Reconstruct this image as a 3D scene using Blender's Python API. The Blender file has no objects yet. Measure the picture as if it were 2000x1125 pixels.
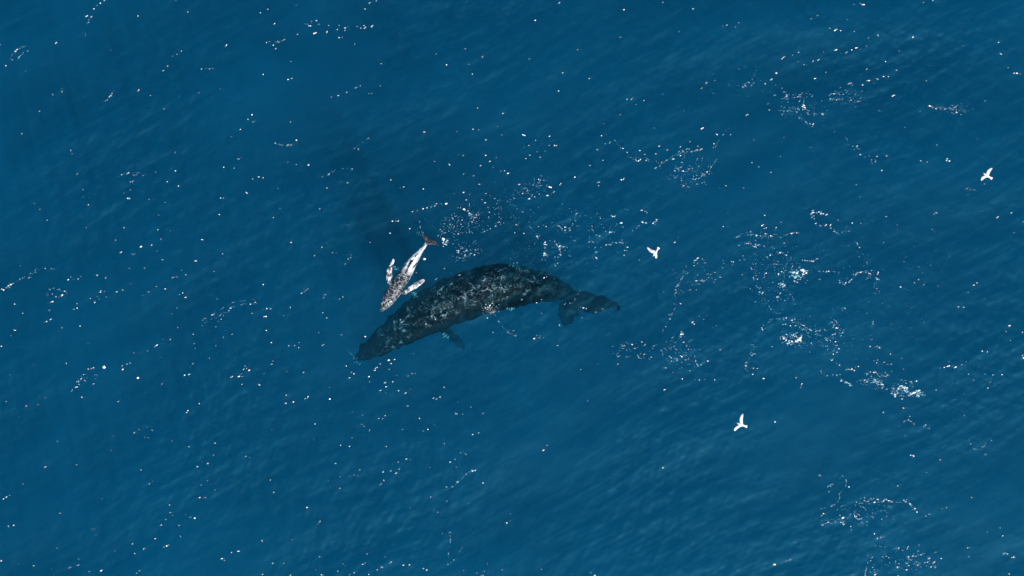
import bpy, math, random
import numpy as np
from mathutils import Vector, noise

random.seed(7)
rng = np.random.default_rng(7)
sc = bpy.context.scene
COL = sc.collection

# ------------------------------------------------------------------ camera
W_M, H_CAM = 47.6, 70.0            # metres across the frame at sea level, drone height
cd = bpy.data.cameras.new('drone_camera')
cam = bpy.data.objects.new('drone_camera', cd)
COL.objects.link(cam)
cam.location = (0, 0, H_CAM)
cd.sensor_width = 36.0
cd.lens = 36.0 * H_CAM / W_M
cd.clip_start, cd.clip_end = 0.5, 3000.0
sc.camera = cam

# ------------------------------------------------------------------ sky, sun, exposure
SUN_EL, SUN_AZ = math.radians(45), math.radians(-60)     # azimuth measured from +x in the ground plane
S = Vector((math.cos(SUN_EL) * math.cos(SUN_AZ), math.cos(SUN_EL) * math.sin(SUN_AZ), math.sin(SUN_EL)))
world = bpy.data.worlds.new('World'); sc.world = world; world.use_nodes = True
wn = world.node_tree
bg = wn.nodes['Background']
sky = wn.nodes.new('ShaderNodeTexSky'); sky.sky_type = 'NISHITA'; sky.sun_disc = False
sky.sun_elevation = SUN_EL
sky.sun_rotation = math.atan2(S.x, S.y)
sky.air_density, sky.dust_density, sky.ozone_density = 1.0, 0.6, 1.5
wn.links.new(sky.outputs[0], bg.inputs[0]); bg.inputs[1].default_value = 0.075
sd = bpy.data.lights.new('sun', 'SUN'); sd.energy = 5.0; sd.angle = math.radians(0.53); sd.color = (1.0, 0.96, 0.91)
sun = bpy.data.objects.new('sun', sd); COL.objects.link(sun)
sun.rotation_euler = (-S).to_track_quat('-Z', 'Y').to_euler()
sc.view_settings.view_transform = 'Standard'; sc.view_settings.look = 'None'
sc.view_settings.gamma = 1.0; sc.view_settings.use_curve_mapping = False
sc.view_settings.exposure = 0.42
cy = sc.cycles
cy.max_bounces = 4; cy.volume_bounces = 0; cy.transparent_max_bounces = 16
sc.render.filter_size = 1.2; cy.use_denoising = True; cy.use_adaptive_sampling = True; cy.adaptive_threshold = 0.015
try: cy.denoiser = 'OPENIMAGEDENOISE'
except Exception: pass

# ------------------------------------------------------------------ helpers
PX = W_M / 2000.0
def at(px, py, z=0.0):
    """world point at height z seen at photograph pixel (px, py)"""
    k = (H_CAM - z) / H_CAM
    return Vector(((px - 1000.0) * PX * k, -(py - 562.5) * PX * k, z))

def tag(o, label=None, cat=None, group=None, kind=None):
    for k, v in (('label', label), ('category', cat), ('group', group), ('kind', kind)):
        if v: o[k] = v
    return o

def mesh_obj(name, verts, faces, mat, parent=None, smooth=True):
    me = bpy.data.meshes.new(name)
    me.from_pydata([tuple(v) for v in verts], [], faces)
    me.update()
    if smooth: me.polygons.foreach_set('use_smooth', [True] * len(me.polygons))
    me.materials.append(mat)
    o = bpy.data.objects.new(name, me); COL.objects.link(o)
    if parent: o.parent = parent
    return o

def catmull(P, n):
    """n samples through the rows of P (centripetal enough for evenly spaced control rows)"""
    P = np.asarray(P, float)
    m = len(P)
    t = np.linspace(0, m - 1, n)
    i = np.clip(t.astype(int), 0, m - 2); f = (t - i)[:, None]
    p0 = P[np.clip(i - 1, 0, m - 1)]; p1 = P[i]; p2 = P[i + 1]; p3 = P[np.clip(i + 2, 0, m - 1)]
    return 0.5 * (2 * p1 + (p2 - p0) * f + (2 * p0 - 5 * p1 + 4 * p2 - p3) * f ** 2 + (3 * p1 - p0 - 3 * p2 + p3) * f ** 3)

class Builder:
    def __init__(self): self.v = []; self.f = []
    def add(self, V, F):
        b = len(self.v); self.v += [tuple(p) for p in V]; self.f += [tuple(b + i for i in q) for q in F]
    def rings(self, R):
        """closed skin over a list of rings (each n x 3), both ends capped"""
        n = len(R[0]); V = [p for r in R for p in r]; F = []
        for a in range(len(R) - 1):
            for k in range(n):
                k2 = (k + 1) % n
                F.append((a * n + k, a * n + k2, (a + 1) * n + k2, (a + 1) * n + k))
        F.append(tuple(range(n - 1, -1, -1))); F.append(tuple((len(R) - 1) * n + k for k in range(n)))
        self.add(V, F)

def loft_body(B, ctrl, nst=90, seg=36):
    """ctrl rows: x y z half_width half_top half_bottom roll; returns the sampled spine frames"""
    C = catmull(ctrl, nst)
    C[:, 3:6] = np.maximum(C[:, 3:6], 0.004)
    P = C[:, :3]
    T = np.gradient(P, axis=0); T /= np.linalg.norm(T, axis=1)[:, None]
    R, D = [], []
    for i in range(nst):
        t = T[i]; side = np.cross(t, (0, 0, 1)); side /= np.linalg.norm(side); up = np.cross(side, t)
        c, s = math.cos(C[i, 6]), math.sin(C[i, 6])
        sd_, ud_ = side * c + up * s, up * c - side * s
        ring = []
        for k in range(seg):
            a = 2 * math.pi * k / seg
            ca, sa = math.cos(a), math.sin(a)
            e = 0.9
            x = math.copysign(abs(ca) ** e, ca); y = math.copysign(abs(sa) ** e, sa)
            ring.append(P[i] + sd_ * C[i, 3] * x + ud_ * (C[i, 4] if y > 0 else C[i, 5]) * y)
        R.append(ring); D.append((sd_, ud_))
    B.rings(R)
    return P, np.array([d[0] for d in D]), np.array([d[1] for d in D]), C

def blade(B, lead, trail, thick, n=26, seg=14, normal=None, rag=0.0):
    """fin skinned over leading / trailing edge control points with a rounded-lens section"""
    L = catmull(lead, n); Tr = catmull(trail, n); th = catmull(np.array(thick)[:, None], n)[:, 0]
    R = []
    span = L[-1] - L[0]
    if rag:                                  # serrated edges, with refraction wobble from the waves built into the shape
        w = np.sin(np.linspace(0, math.pi, n)) ** 0.5
        for E, O, am in ((L, Tr, 0.6), (Tr, L, 1.0)):
            d_ = E - O; d_ /= np.linalg.norm(d_, axis=1)[:, None] + 1e-6
            j = rng.normal(0, 1, n); j = j + 0.7 * np.roll(j, 1); j2 = np.interp(np.arange(n), np.arange(0, n, 5), rng.normal(0, 1.2, len(np.arange(0, n, 5))))
            E += d_ * ((j * 0.55 + j2) * w * rag * am)[:, None]
    for i in range(n):
        ch = Tr[i] - L[i]; ln = np.linalg.norm(ch) + 1e-6
        nn = np.cross(span, ch / ln) if normal is None else np.array(normal, float)
        nn = nn - ch * np.dot(nn, ch) / ln ** 2
        nn /= np.linalg.norm(nn) + 1e-9
        ring = []
        for k in range(seg):
            a = 2 * math.pi * k / seg
            u = 0.5 - 0.5 * math.cos(a)
            ring.append(L[i] + ch * u + nn * th[i] * math.sin(a) * (1.15 - 0.6 * u))
        R.append(ring)
    B.rings(R)

def fuse(name, B, voxel, smooth_it, mat):
    """one continuous skin out of the builder's closed shells"""
    me = bpy.data.meshes.new(name + '_raw'); me.from_pydata(B.v, [], B.f); me.update()
    o = bpy.data.objects.new(name, me); COL.objects.link(o)
    m = o.modifiers.new('skin', 'REMESH'); m.mode = 'VOXEL'; m.voxel_size = voxel; m.use_smooth_shade = True
    if smooth_it:
        q = o.modifiers.new('soft', 'SMOOTH'); q.iterations = smooth_it; q.factor = 0.5
    dg = bpy.context.evaluated_depsgraph_get()
    new = bpy.data.meshes.new_from_object(o.evaluated_get(dg)); new.name = name
    o.modifiers.clear(); o.data = new; bpy.data.meshes.remove(me)
    new.materials.clear(); new.materials.append(mat)
    new.polygons.foreach_set('use_smooth', [True] * len(new.polygons))
    return o

def coords(me):
    a = np.empty(len(me.vertices) * 3); me.vertices.foreach_get('co', a); return a.reshape(-1, 3)
def normals(me):
    a = np.empty(len(me.vertices) * 3); me.vertices.foreach_get('normal', a); return a.reshape(-1, 3)
def fattr(me, name, vals):
    at_ = me.attributes.new(name, 'FLOAT', 'POINT'); at_.data.foreach_set('value', np.asarray(vals, np.float32))

def body_coords(V, P, SD, UD, C):
    """for every vertex: position along the spine, lateral and dorsal offset in body radii"""
    out = np.empty((len(V), 3))
    for a in range(0, len(V), 8000):
        v = V[a:a + 8000]
        d = ((v[:, None, :] - P[None]) ** 2).sum(2); i = d.argmin(1)
        r = v - P[i]
        out[a:a + 8000, 0] = i / (len(P) - 1)
        out[a:a + 8000, 1] = (r * SD[i]).sum(1) / C[i, 3]
        out[a:a + 8000, 2] = (r * UD[i]).sum(1) / C[i, 4]
    return out

class NT:
    """short-hand for node trees"""
    def __init__(self, name):
        self.m = bpy.data.materials.new(name); self.m.use_nodes = True
        self.t = self.m.node_tree; self.t.nodes.clear()
        self.out = self.n('ShaderNodeOutputMaterial')
    def n(self, typ, **kw):
        x = self.t.nodes.new(typ)
        for k, v in kw.items(): setattr(x, k, v)
        return x
    def l(self, a, b): self.t.links.new(a, b)
    def val(self, sock, v):
        if isinstance(v, (int, float)): sock.default_value = v
        elif isinstance(v, (tuple, list)): sock.default_value = v
        else: self.l(v, sock)
    def math(self, op, a, b=0.0, clamp=False):
        x = self.n('ShaderNodeMath', operation=op); x.use_clamp = clamp
        self.val(x.inputs[0], a); self.val(x.inputs[1], b); return x.outputs[0]
    def mix(self, f, a, b):
        x = self.n('ShaderNodeMix', data_type='RGBA')
        self.val(x.inputs[0], f); self.val(x.inputs[6], a); self.val(x.inputs[7], b); return x.outputs[2]
    def remap(self, v, a, b, c=0.0, d=1.0):
        x = self.n('ShaderNodeMapRange'); x.interpolation_type = 'SMOOTHSTEP'
        self.val(x.inputs[0], v)
        for k, q in zip((1, 2, 3, 4), (a, b, c, d)): x.inputs[k].default_value = q
        return x.outputs[0]
    def attr(self, name):
        x = self.n('ShaderNodeAttribute'); x.attribute_name = name; return x.outputs['Fac']
    def obj(self, scale=(1, 1, 1), rot=(0, 0, 0)):
        c = self.n('ShaderNodeTexCoord'); m = self.n('ShaderNodeMapping')
        m.inputs['Scale'].default_value = scale; m.inputs['Rotation'].default_value = rot
        self.l(c.outputs['Object'], m.inputs[0]); return m.outputs[0]
    def noise(self, vec, scale, detail=4, rough=0.5, dist=0.0):
        x = self.n('ShaderNodeTexNoise'); self.l(vec, x.inputs['Vector'])
        x.inputs['Scale'].default_value = scale; x.inputs['Detail'].default_value = detail
        x.inputs['Roughness'].default_value = rough; x.inputs['Distortion'].default_value = dist
        return x.outputs['Fac'], x.outputs['Color']
    def voro(self, vec, scale, feature='F1'):
        x = self.n('ShaderNodeTexVoronoi', feature=feature); self.l(vec, x.inputs['Vector'])
        x.inputs['Scale'].default_value = scale; return x.outputs['Distance']
    def warp(self, vec, scale, amt):
        _, c = self.noise(vec, scale, 2)
        s = self.n('ShaderNodeVectorMath', operation='MULTIPLY_ADD')
        self.l(c, s.inputs[0]); s.inputs[1].default_value = (amt,) * 3; self.l(vec, s.inputs[2]); return s.outputs[0]

# ------------------------------------------------------------------ water surface
WAVES = []
wd0 = math.radians(112)                       # crests run from lower left to upper right
for lam in np.geomspace(0.24, 9.0, 64):
    ang = wd0 + rng.normal(0, 0.45 if lam > 2 else (0.8 if lam > 1 else 1.3))
    k = 2 * math.pi / lam
    slope = 0.031 if lam < 1.2 else (0.013 if lam < 3 else 0.010)
    WAVES.append((k * math.cos(ang), k * math.sin(ang), slope / k * rng.uniform(0.6, 1.4), rng.uniform(0, 6.283)))
WAVES = np.array(WAVES)
def wave_z(x, y):
    x = np.asarray(x, float); y = np.asarray(y, float); z = np.zeros(np.broadcast(x, y).shape)
    wx = x + 0.35 * np.sin(0.33 * y + 0.7) + 0.22 * np.sin(0.71 * x + 0.5 * y)
    wy = y + 0.35 * np.sin(0.29 * x + 1.9) + 0.22 * np.sin(0.63 * y - 0.4 * x)
    gust = 0.75 + 0.35 * np.sin(0.21 * x + 0.33 * y + 0.4) * np.sin(0.17 * y - 0.12 * x + 2.1) + 0.25 * np.sin(0.55 * x - 0.35 * y + 1.0)
    for kx, ky, a, ph in WAVES:
        q = np.sin(kx * wx + ky * wy + ph)
        if kx * kx + ky * ky > 16: a = a * gust
        z += a * (q + 0.35 * q * q - 0.175)
    return z

def water_surface_nodes(N, bump=True, rough=0.10, haze=0.85):
    """clear sea surface: Fresnel mirror over see-through water"""
    fr = N.n('ShaderNodeFresnel'); fr.inputs['IOR'].default_value = 1.333
    tr = N.n('ShaderNodeBsdfTransparent')
    g1 = N.n('ShaderNodeBsdfGlossy'); g1.inputs['Roughness'].default_value = rough
    g2 = N.n('ShaderNodeBsdfGlossy'); g2.inputs['Roughness'].default_value = 0.58; g2.inputs['Color'].default_value = (0.10, 0.58, 0.82, 1)
    if bump:
        v = N.obj((1, 1, 1), (0, 0, -math.radians(22)))
        st = N.n('ShaderNodeMapping'); st.inputs['Scale'].default_value = (0.55, 1.3, 1); N.l(v, st.inputs[0])
        n1, _ = N.noise(N.warp(st.outputs[0], 0.9, 0.5), 2.6, 6, 0.62, 0.6)
        b = N.n('ShaderNodeBump'); b.inputs['Strength'].default_value = 1.0; b.inputs['Distance'].default_value = 0.09
        N.l(n1, b.inputs['Height'])
        for q in (g1, g2, fr): N.l(b.outputs[0], q.inputs['Normal'])
    gm = N.n('ShaderNodeMixShader'); gm.inputs[0].default_value = haze
    N.l(g1.outputs[0], gm.inputs[1]); N.l(g2.outputs[0], gm.inputs[2])
    mx = N.n('ShaderNodeMixShader'); N.l(fr.outputs[0], mx.inputs[0]); N.l(tr.outputs[0], mx.inputs[1]); N.l(gm.outputs[0], mx.inputs[2])
    N.l(mx.outputs[0], N.out.inputs['Surface'])

Nw = NT('sea_water'); water_surface_nodes(Nw, False)
va = Nw.n('ShaderNodeVolumeAbsorption'); va.inputs['Color'].default_value = (0.0, 0.873, 0.952, 1); va.inputs['Density'].default_value = 0.36
vs = Nw.n('ShaderNodeVolumeScatter'); vs.inputs['Color'].default_value = (0.02, 0.41, 1.0, 1); vs.inputs['Density'].default_value = 0.050
vs.inputs['Anisotropy'].default_value = -0.06
ad = Nw.n('ShaderNodeAddShader'); Nw.l(va.outputs[0], ad.inputs[0]); Nw.l(vs.outputs[0], ad.inputs[1])
Nw.l(ad.outputs[0], Nw.out.inputs['Volume'])
M_WATER = Nw.m
Nr = NT('ripple_water'); water_surface_nodes(Nr, False, 0.24, 0.0); M_RIPPLE = Nr.m

def axis(half, step, far):
    a = list(np.arange(0, half + 1e-6, step)); d = step
    while a[-1] < far: d *= 1.35; a.append(a[-1] + d)
    a = np.array(a); return np.concatenate([-a[:0:-1], a])
gx, gy = axis(26, 0.065, 420), axis(15.5, 0.065, 420)
X, Y = np.meshgrid(gx, gy)
fade = np.clip(1 - (np.maximum(np.abs(X) - 30, np.abs(Y) - 20)) / 60, 0, 1)
Z = wave_z(X, Y) * fade
nx, ny = len(gx), len(gy)
top = np.stack([X, Y, Z], 2).reshape(-1, 3)
idx = np.arange(nx * ny).reshape(ny, nx)
q = np.stack([idx[:-1, :-1], idx[:-1, 1:], idx[1:, 1:], idx[1:, :-1]], 2).reshape(-1, 4)
ring = np.concatenate([idx[0, :-1], idx[:-1, -1], idx[-1, :0:-1], idx[:0:-1, 0]])
low = top[ring].copy(); low[:, 2] = -60
base = nx * ny; nr = len(ring)
r2 = np.arange(nr) + base
side = np.stack([ring, r2, np.roll(r2, -1), np.roll(ring, -1)], 1)
V = np.concatenate([top, low]); Q = np.concatenate([q, side])
me = bpy.data.meshes.new('sea')
nl = Q.size + nr
me.vertices.add(len(V)); me.vertices.foreach_set('co', V.ravel())
me.loops.add(nl); me.polygons.add(len(Q) + 1)
me.loops.foreach_set('vertex_index', np.concatenate([Q.ravel(), r2[::-1]]).astype(np.int32))
me.polygons.foreach_set('loop_start', np.concatenate([np.arange(len(Q)) * 4, [Q.size]]).astype(np.int32))
me.polygons.foreach_set('use_smooth', np.concatenate([np.ones(len(q)), np.zeros(len(side) + 1)]).astype(bool))
me.update(); me.validate(); me.materials.append(M_WATER)
sea = bpy.data.objects.new('sea', me); COL.objects.link(sea); tag(sea, kind='structure')

Nb = NT('seabed'); pb = Nb.n('ShaderNodeBsdfPrincipled'); nb_, _ = Nb.noise(Nb.obj(), 0.05, 5)
Nb.l(Nb.mix(nb_, (0.02, 0.03, 0.035, 1), (0.05, 0.06, 0.06, 1)), pb.inputs['Base Color']); pb.inputs['Roughness'].default_value = 0.9
Nb.l(pb.outputs[0], Nb.out.inputs['Surface'])
sb = mesh_obj('seabed', [(-410, -410, -58), (410, -410, -58), (410, 410, -58), (-410, 410, -58)], [(0, 1, 2, 3)], Nb.m)
tag(sb, kind='structure')

# ------------------------------------------------------------------ adult whale, just under the surface
Nm = NT('adult_whale_skin')
s_, la, do, fin = Nm.attr('along'), Nm.attr('lateral'), Nm.attr('dorsal'), Nm.attr('fin')
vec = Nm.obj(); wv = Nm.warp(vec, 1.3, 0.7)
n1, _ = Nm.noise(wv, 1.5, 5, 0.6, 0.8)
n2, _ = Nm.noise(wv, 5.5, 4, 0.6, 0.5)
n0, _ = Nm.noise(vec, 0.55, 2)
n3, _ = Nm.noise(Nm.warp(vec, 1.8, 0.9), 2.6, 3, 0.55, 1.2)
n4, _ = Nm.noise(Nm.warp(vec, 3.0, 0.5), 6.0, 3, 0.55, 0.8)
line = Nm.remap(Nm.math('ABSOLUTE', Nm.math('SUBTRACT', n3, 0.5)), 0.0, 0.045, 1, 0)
caustic_line2 = Nm.remap(Nm.math('ABSOLUTE', Nm.math('SUBTRACT', n4, 0.5)), 0.0, 0.06, 1, 0)
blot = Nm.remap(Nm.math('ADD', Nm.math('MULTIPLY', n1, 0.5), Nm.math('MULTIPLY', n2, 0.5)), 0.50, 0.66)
caustic_web = Nm.remap(Nm.voro(Nm.warp(vec, 1.7, 0.9), 1.9, 'DISTANCE_TO_EDGE'), 0.01, 0.075, 1, 0)  # caustic light rippling over the back, painted into the skin colour
lines = Nm.math('MAXIMUM', Nm.math('MULTIPLY', caustic_web, Nm.remap(n2, 0.38, 0.60, 0.05, 1.0)), Nm.math('MULTIPLY', line, Nm.remap(n4, 0.45, 0.62, 0.0, 0.7)))
pale = Nm.math('ADD', Nm.math('MULTIPLY', blot, 0.14), lines, True)  # blotchy skin markings plus the painted caustic light
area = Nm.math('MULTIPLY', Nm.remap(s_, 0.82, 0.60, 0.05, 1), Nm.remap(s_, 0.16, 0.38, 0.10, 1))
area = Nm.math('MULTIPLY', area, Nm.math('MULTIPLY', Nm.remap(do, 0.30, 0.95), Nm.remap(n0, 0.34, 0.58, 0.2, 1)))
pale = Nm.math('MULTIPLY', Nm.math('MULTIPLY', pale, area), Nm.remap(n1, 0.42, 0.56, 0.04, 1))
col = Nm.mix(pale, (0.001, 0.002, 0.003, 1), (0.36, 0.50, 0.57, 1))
col = Nm.mix(Nm.math('MULTIPLY', fin, Nm.remap(n1, 0.35, 0.6)), col, (0.32, 0.35, 0.36, 1))
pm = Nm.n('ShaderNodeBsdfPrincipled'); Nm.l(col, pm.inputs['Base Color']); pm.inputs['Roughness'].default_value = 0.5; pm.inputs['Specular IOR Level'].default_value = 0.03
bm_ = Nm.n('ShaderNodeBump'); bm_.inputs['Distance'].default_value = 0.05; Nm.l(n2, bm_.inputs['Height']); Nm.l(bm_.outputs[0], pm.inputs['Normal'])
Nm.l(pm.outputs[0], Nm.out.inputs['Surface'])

def rows(data):
    """px, py, top z, half width (px), height ratio, roll degrees -> loft control rows"""
    out = []
    for px, py, zt, hw, hr, roll in data:
        k = (H_CAM - zt) / H_CAM; w = hw * PX * k; h = w * hr
        p = at(px, py, zt - h)
        out.append((p.x, p.y, p.z, w, h, h * 0.95, math.radians(roll)))
    return out
MUM = rows([
    (694, 702, -2.6, 5, 0.8, 0), (704, 695, -2.3, 12, 0.7, 0), (722, 684, -1.95, 19, 0.62, 2),
    (748, 667, -1.5, 26, 0.66, 6), (786, 641, -0.95, 35, 0.74, 12), (830, 614, -0.48, 43, 0.82, 18),
    (880, 589, -0.30, 47, 0.86, 24), (930, 572, -0.20, 48, 0.88, 28), (980, 561, -0.22, 46, 0.90, 30),
    (1028, 559, -0.5, 38, 0.95, 32), (1066, 563, -0.95, 27, 1.05, 34), (1094, 569, -1.5, 18, 1.2, 36),
    (1114, 577, -1.9, 13, 1.1, 38), (1128, 586, -2.2, 9, 0.7, 40)])
B = Builder()
P, SD, UD, C = loft_body(B, MUM, 120, 40)
def pts(l): return [tuple(at(*p)) for p in l]
# flukes: one spread to the right, the other slanting down into deeper water
blade(B, pts([(1104, 563, -2.10), (1132, 567, -2.05), (1160, 570, -2.05), (1188, 578, -2.10), (1205, 589, -2.20), (1214, 602, -2.35)]),
         pts([(1118, 600, -2.30), (1140, 610, -2.40), (1162, 614, -2.45), (1186, 606, -2.45), (1204, 604, -2.45), (1213.5, 604, -2.40)]),
         [0.16, 0.12, 0.09, 0.07, 0.05, 0.03], 54, rag=0.055)
blade(B, pts([(1102, 566, -2.20), (1091, 590, -2.65), (1089, 608, -3.05), (1092, 624, -3.35), (1103, 640, -3.65)]),
         pts([(1124, 596, -2.30), (1131, 606, -2.70), (1131, 618, -3.10), (1120, 630, -3.40), (1105, 641, -3.65)]),
         [0.16, 0.12, 0.09, 0.06, 0.03], 50, rag=0.055)
# long flippers: one hangs below the near flank, one trails along the far flank
blade(B, pts([(840, 618, -1.3), (864, 652, -3.0), (884, 670, -5.0), (896, 680, -6.2), (906, 684, -6.8)]),
         pts([(876, 612, -1.3), (884, 645, -3.0), (901, 661, -5.0), (909, 671, -6.2), (909, 683, -6.8)]),
         [0.16, 0.13, 0.10, 0.07, 0.04], 40, rag=0.035)
blade(B, pts([(862, 560, -1.50), (915, 530, -1.60), (965, 514, -1.40), (1005, 515, -1.10), (1040, 528, -0.90)]),
         pts([(905, 560, -1.50), (950, 548, -1.60), (985, 536, -1.40), (1015, 528, -1.10), (1038, 530, -0.90)]),
         [0.15, 0.13, 0.10, 0.07, 0.04])
# dorsal fin on its hump, leaning towards the sun side
blade(B, pts([(922, 596, -0.50), (935, 603, -0.22), (948, 610, -0.02), (960, 613, 0.06)]),
         pts([(985, 592, -0.50), (978, 600, -0.25), (970, 608, -0.06), (964, 614, 0.04)]), [0.22, 0.13, 0.08, 0.04])
# head knobs (tubercles) in rows along the upper jaw and barnacle lumps
def lump(B, c, r, flat=0.7):
    R = []
    for a in (0.15, 0.5, 0.8, 1.0):
        rr = r * math.sin(a * math.pi / 2); zz = r * flat * math.cos(a * math.pi / 2)
        R.append([(c[0] + rr * math.cos(t), c[1] + rr * math.sin(t), c[2] + zz) for t in np.linspace(0, 2 * math.pi, 9)[:-1]])
    R.append([(p[0], p[1], c[2] - r) for p in R[-1]]); B.rings(R)
for i in range(70):
    t = rng.uniform(0.02, 0.30); j = int(t * 119); u = rng.choice([-0.62, -0.3, 0.0, 0.3, 0.62]) + rng.normal(0, 0.06)
    h = C[j, 4] * math.sqrt(max(0.05, 1 - u * u)) * 0.97
    lump(B, P[j] + SD[j] * C[j, 3] * u + UD[j] * h, rng.uniform(0.06, 0.11))
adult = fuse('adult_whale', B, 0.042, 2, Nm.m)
V = coords(adult.data); bc = body_coords(V, P, SD, UD, C); nn = normals(adult.data)
# skin lumps, plus refraction wobble shaped into the flanks and the tail
off = np.array([noise.turbulence(Vector((v[0] * 1.9 + 3, v[1] * 1.9, v[2] * 1.9)), 4, False, amplitude_scale=0.6) for v in V])
edge = np.clip(1.1 - np.abs(bc[:, 2]), 0, 1) + 1.0 * (bc[:, 0] > 0.8)
def rag_at(v):
    g = max(0.0, noise.noise(Vector((v[0] * 0.9 + 7, v[1] * 0.9, v[2] * 0.9))) + 0.45)
    a = noise.noise(Vector((v[0] * 2.6 + v[1], v[1] * 3.4, v[2]))); b = noise.noise(Vector((v[0] * 7.5 - v[1] * 3, v[1] * 7.5, v[2] * 2 + 5)))
    return g * (a + 0.8 * b)
rag = np.array([rag_at(v) for v in V]) * 0.15 * np.clip(edge, 0, 1)
rag *= np.where((bc[:, 0] > 0.86) | (np.abs(bc[:, 1]) > 1.2), 0.6, 1.0)
adult.data.vertices.foreach_set('co', (V + nn * ((off - 0.3) * 0.10 + rag)[:, None]).ravel()); adult.data.update()
fattr(adult.data, 'along', bc[:, 0]); fattr(adult.data, 'lateral', bc[:, 1]); fattr(adult.data, 'dorsal', bc[:, 2])
fattr(adult.data, 'fin', np.clip((np.abs(bc[:, 1]) - 1.15) * 3, 0, 1) * (bc[:, 0] < 0.85))
tag(adult, 'large dark mottled humpback whale with painted light ripples lying curved just below the surface', 'whale')

# ------------------------------------------------------------------ calf at the surface
Nc = NT('calf_skin')
s_, la, do, fin = Nc.attr('along'), Nc.attr('lateral'), Nc.attr('dorsal'), Nc.attr('fin')
vec = Nc.obj()
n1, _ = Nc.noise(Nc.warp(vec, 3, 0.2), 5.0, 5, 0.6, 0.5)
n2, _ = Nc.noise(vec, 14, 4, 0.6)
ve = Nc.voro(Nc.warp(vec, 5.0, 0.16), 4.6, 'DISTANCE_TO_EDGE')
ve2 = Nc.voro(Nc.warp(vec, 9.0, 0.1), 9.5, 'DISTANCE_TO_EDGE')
caustic_web = Nc.math('MAXIMUM', Nc.remap(ve, 0.005, 0.045, 1, 0), Nc.math('MULTIPLY', Nc.remap(ve2, 0.01, 0.06, 1, 0), Nc.remap(n1, 0.45, 0.6, 0.0, 0.5)))  # network of caustic light on the back, painted as pale skin
caustic_web = Nc.math('MULTIPLY', caustic_web, Nc.remap(n2, 0.3, 0.55, 0.25, 1))
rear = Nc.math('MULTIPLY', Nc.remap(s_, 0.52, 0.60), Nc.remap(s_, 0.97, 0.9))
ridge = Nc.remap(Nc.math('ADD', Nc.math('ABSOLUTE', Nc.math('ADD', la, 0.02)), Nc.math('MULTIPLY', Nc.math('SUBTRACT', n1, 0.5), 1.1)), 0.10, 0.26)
flank = Nc.math('MULTIPLY', rear, ridge)  # sun glare on the wet rear flanks, painted as pale colour
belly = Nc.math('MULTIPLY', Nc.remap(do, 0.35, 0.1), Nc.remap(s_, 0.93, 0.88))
pale = Nc.math('MAXIMUM', Nc.math('MULTIPLY', caustic_web, Nc.remap(s_, 0.97, 0.9, 0.1, 0.8)), Nc.math('MULTIPLY', Nc.math('MAXIMUM', flank, belly), Nc.remap(n2, 0.25, 0.45, 0.45, 1)))
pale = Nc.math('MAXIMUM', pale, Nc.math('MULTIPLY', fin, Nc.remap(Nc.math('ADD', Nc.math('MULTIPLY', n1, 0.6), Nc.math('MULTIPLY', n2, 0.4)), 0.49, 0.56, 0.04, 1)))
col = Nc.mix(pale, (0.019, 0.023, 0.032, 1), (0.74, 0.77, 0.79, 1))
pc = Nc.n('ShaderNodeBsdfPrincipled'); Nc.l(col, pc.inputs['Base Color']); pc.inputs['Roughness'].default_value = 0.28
bm_ = Nc.n('ShaderNodeBump'); bm_.inputs['Distance'].default_value = 0.015; Nc.l(Nc.math('ADD', n2, caustic_web), bm_.inputs['Height']); Nc.l(bm_.outputs[0], pc.inputs['Normal'])
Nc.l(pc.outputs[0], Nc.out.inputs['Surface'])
CALF = rows([
    (744, 608, 0.02, 2.2, 0.8, 0), (747, 603, 0.08, 5.0, 0.7, 0), (752, 595, 0.08, 9.0, 0.66, 0), (759, 584, 0.11, 12.5, 0.72, 0),
    (768, 570, 0.12, 14.0, 0.85, 0), (778, 556, 0.13, 14.2, 0.92, 0), (788, 540, 0.13, 13.6, 0.95, 0),
    (797, 525, 0.12, 12.2, 0.95, 0), (806, 510, 0.11, 10.0, 1.0, 0), (815, 498, 0.09, 7.2, 1.1, 0), (823, 488, 0.07, 4.8, 1.3, 0),
    (830, 480, 0.05, 3.3, 1.2, 0), (837, 472, 0.02, 3.0, 0.8, 0)])
B = Builder()
P, SD, UD, C = loft_body(B, CALF, 90, 32)
blade(B, pts([(829, 477, .04), (829, 470, .05), (826, 464, .06), (822, 458, .08), (819, 453.5, .10)]),
         pts([(841, 468, .04), (838, 465, .05), (833, 461, .06), (826, 457, .08), (819.6, 453.8, .10)]), [.05, .04, .035, .03, .02])
blade(B, pts([(831, 478, .04), (838, 478.5, .04), (845, 478, .05), (851, 478.5, .05), (857, 480, .06)]),
         pts([(841, 466, .04), (846, 467, .04), (850, 470, .05), (854, 474, .05), (857, 479, .06)]), [.05, .04, .035, .03, .02])
blade(B, pts([(774, 563, -.10), (758, 554, .03), (753.5, 540, .07), (756, 525, .08), (763, 512, .09), (767, 505, .09)]),
         pts([(778, 550, -.10), (765, 552, .03), (766.5, 537, .07), (767, 522, .08), (771, 511, .09), (770, 505.5, .09)]),
         [.05, .05, .045, .04, .03, .02])
blade(B, pts([(776, 566, -.10), (789, 575.5, .03), (803, 568.5, .07), (816, 561.5, .08), (826, 553, .09), (830, 548, .09)]),
         pts([(786, 560, -.10), (790, 566, .03), (802, 557.5, .07), (814, 549.5, .08), (824, 545, .09), (829, 545, .09)]),
         [.05, .05, .045, .04, .03, .02])
blade(B, pts([(799, 521, .12), (801, 518, .20), (804, 513.5, .25)]), pts([(806, 510, .12), (805.5, 510.5, .19), (805.5, 511, .24)]), [.05, .03, .02], 10)
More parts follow.
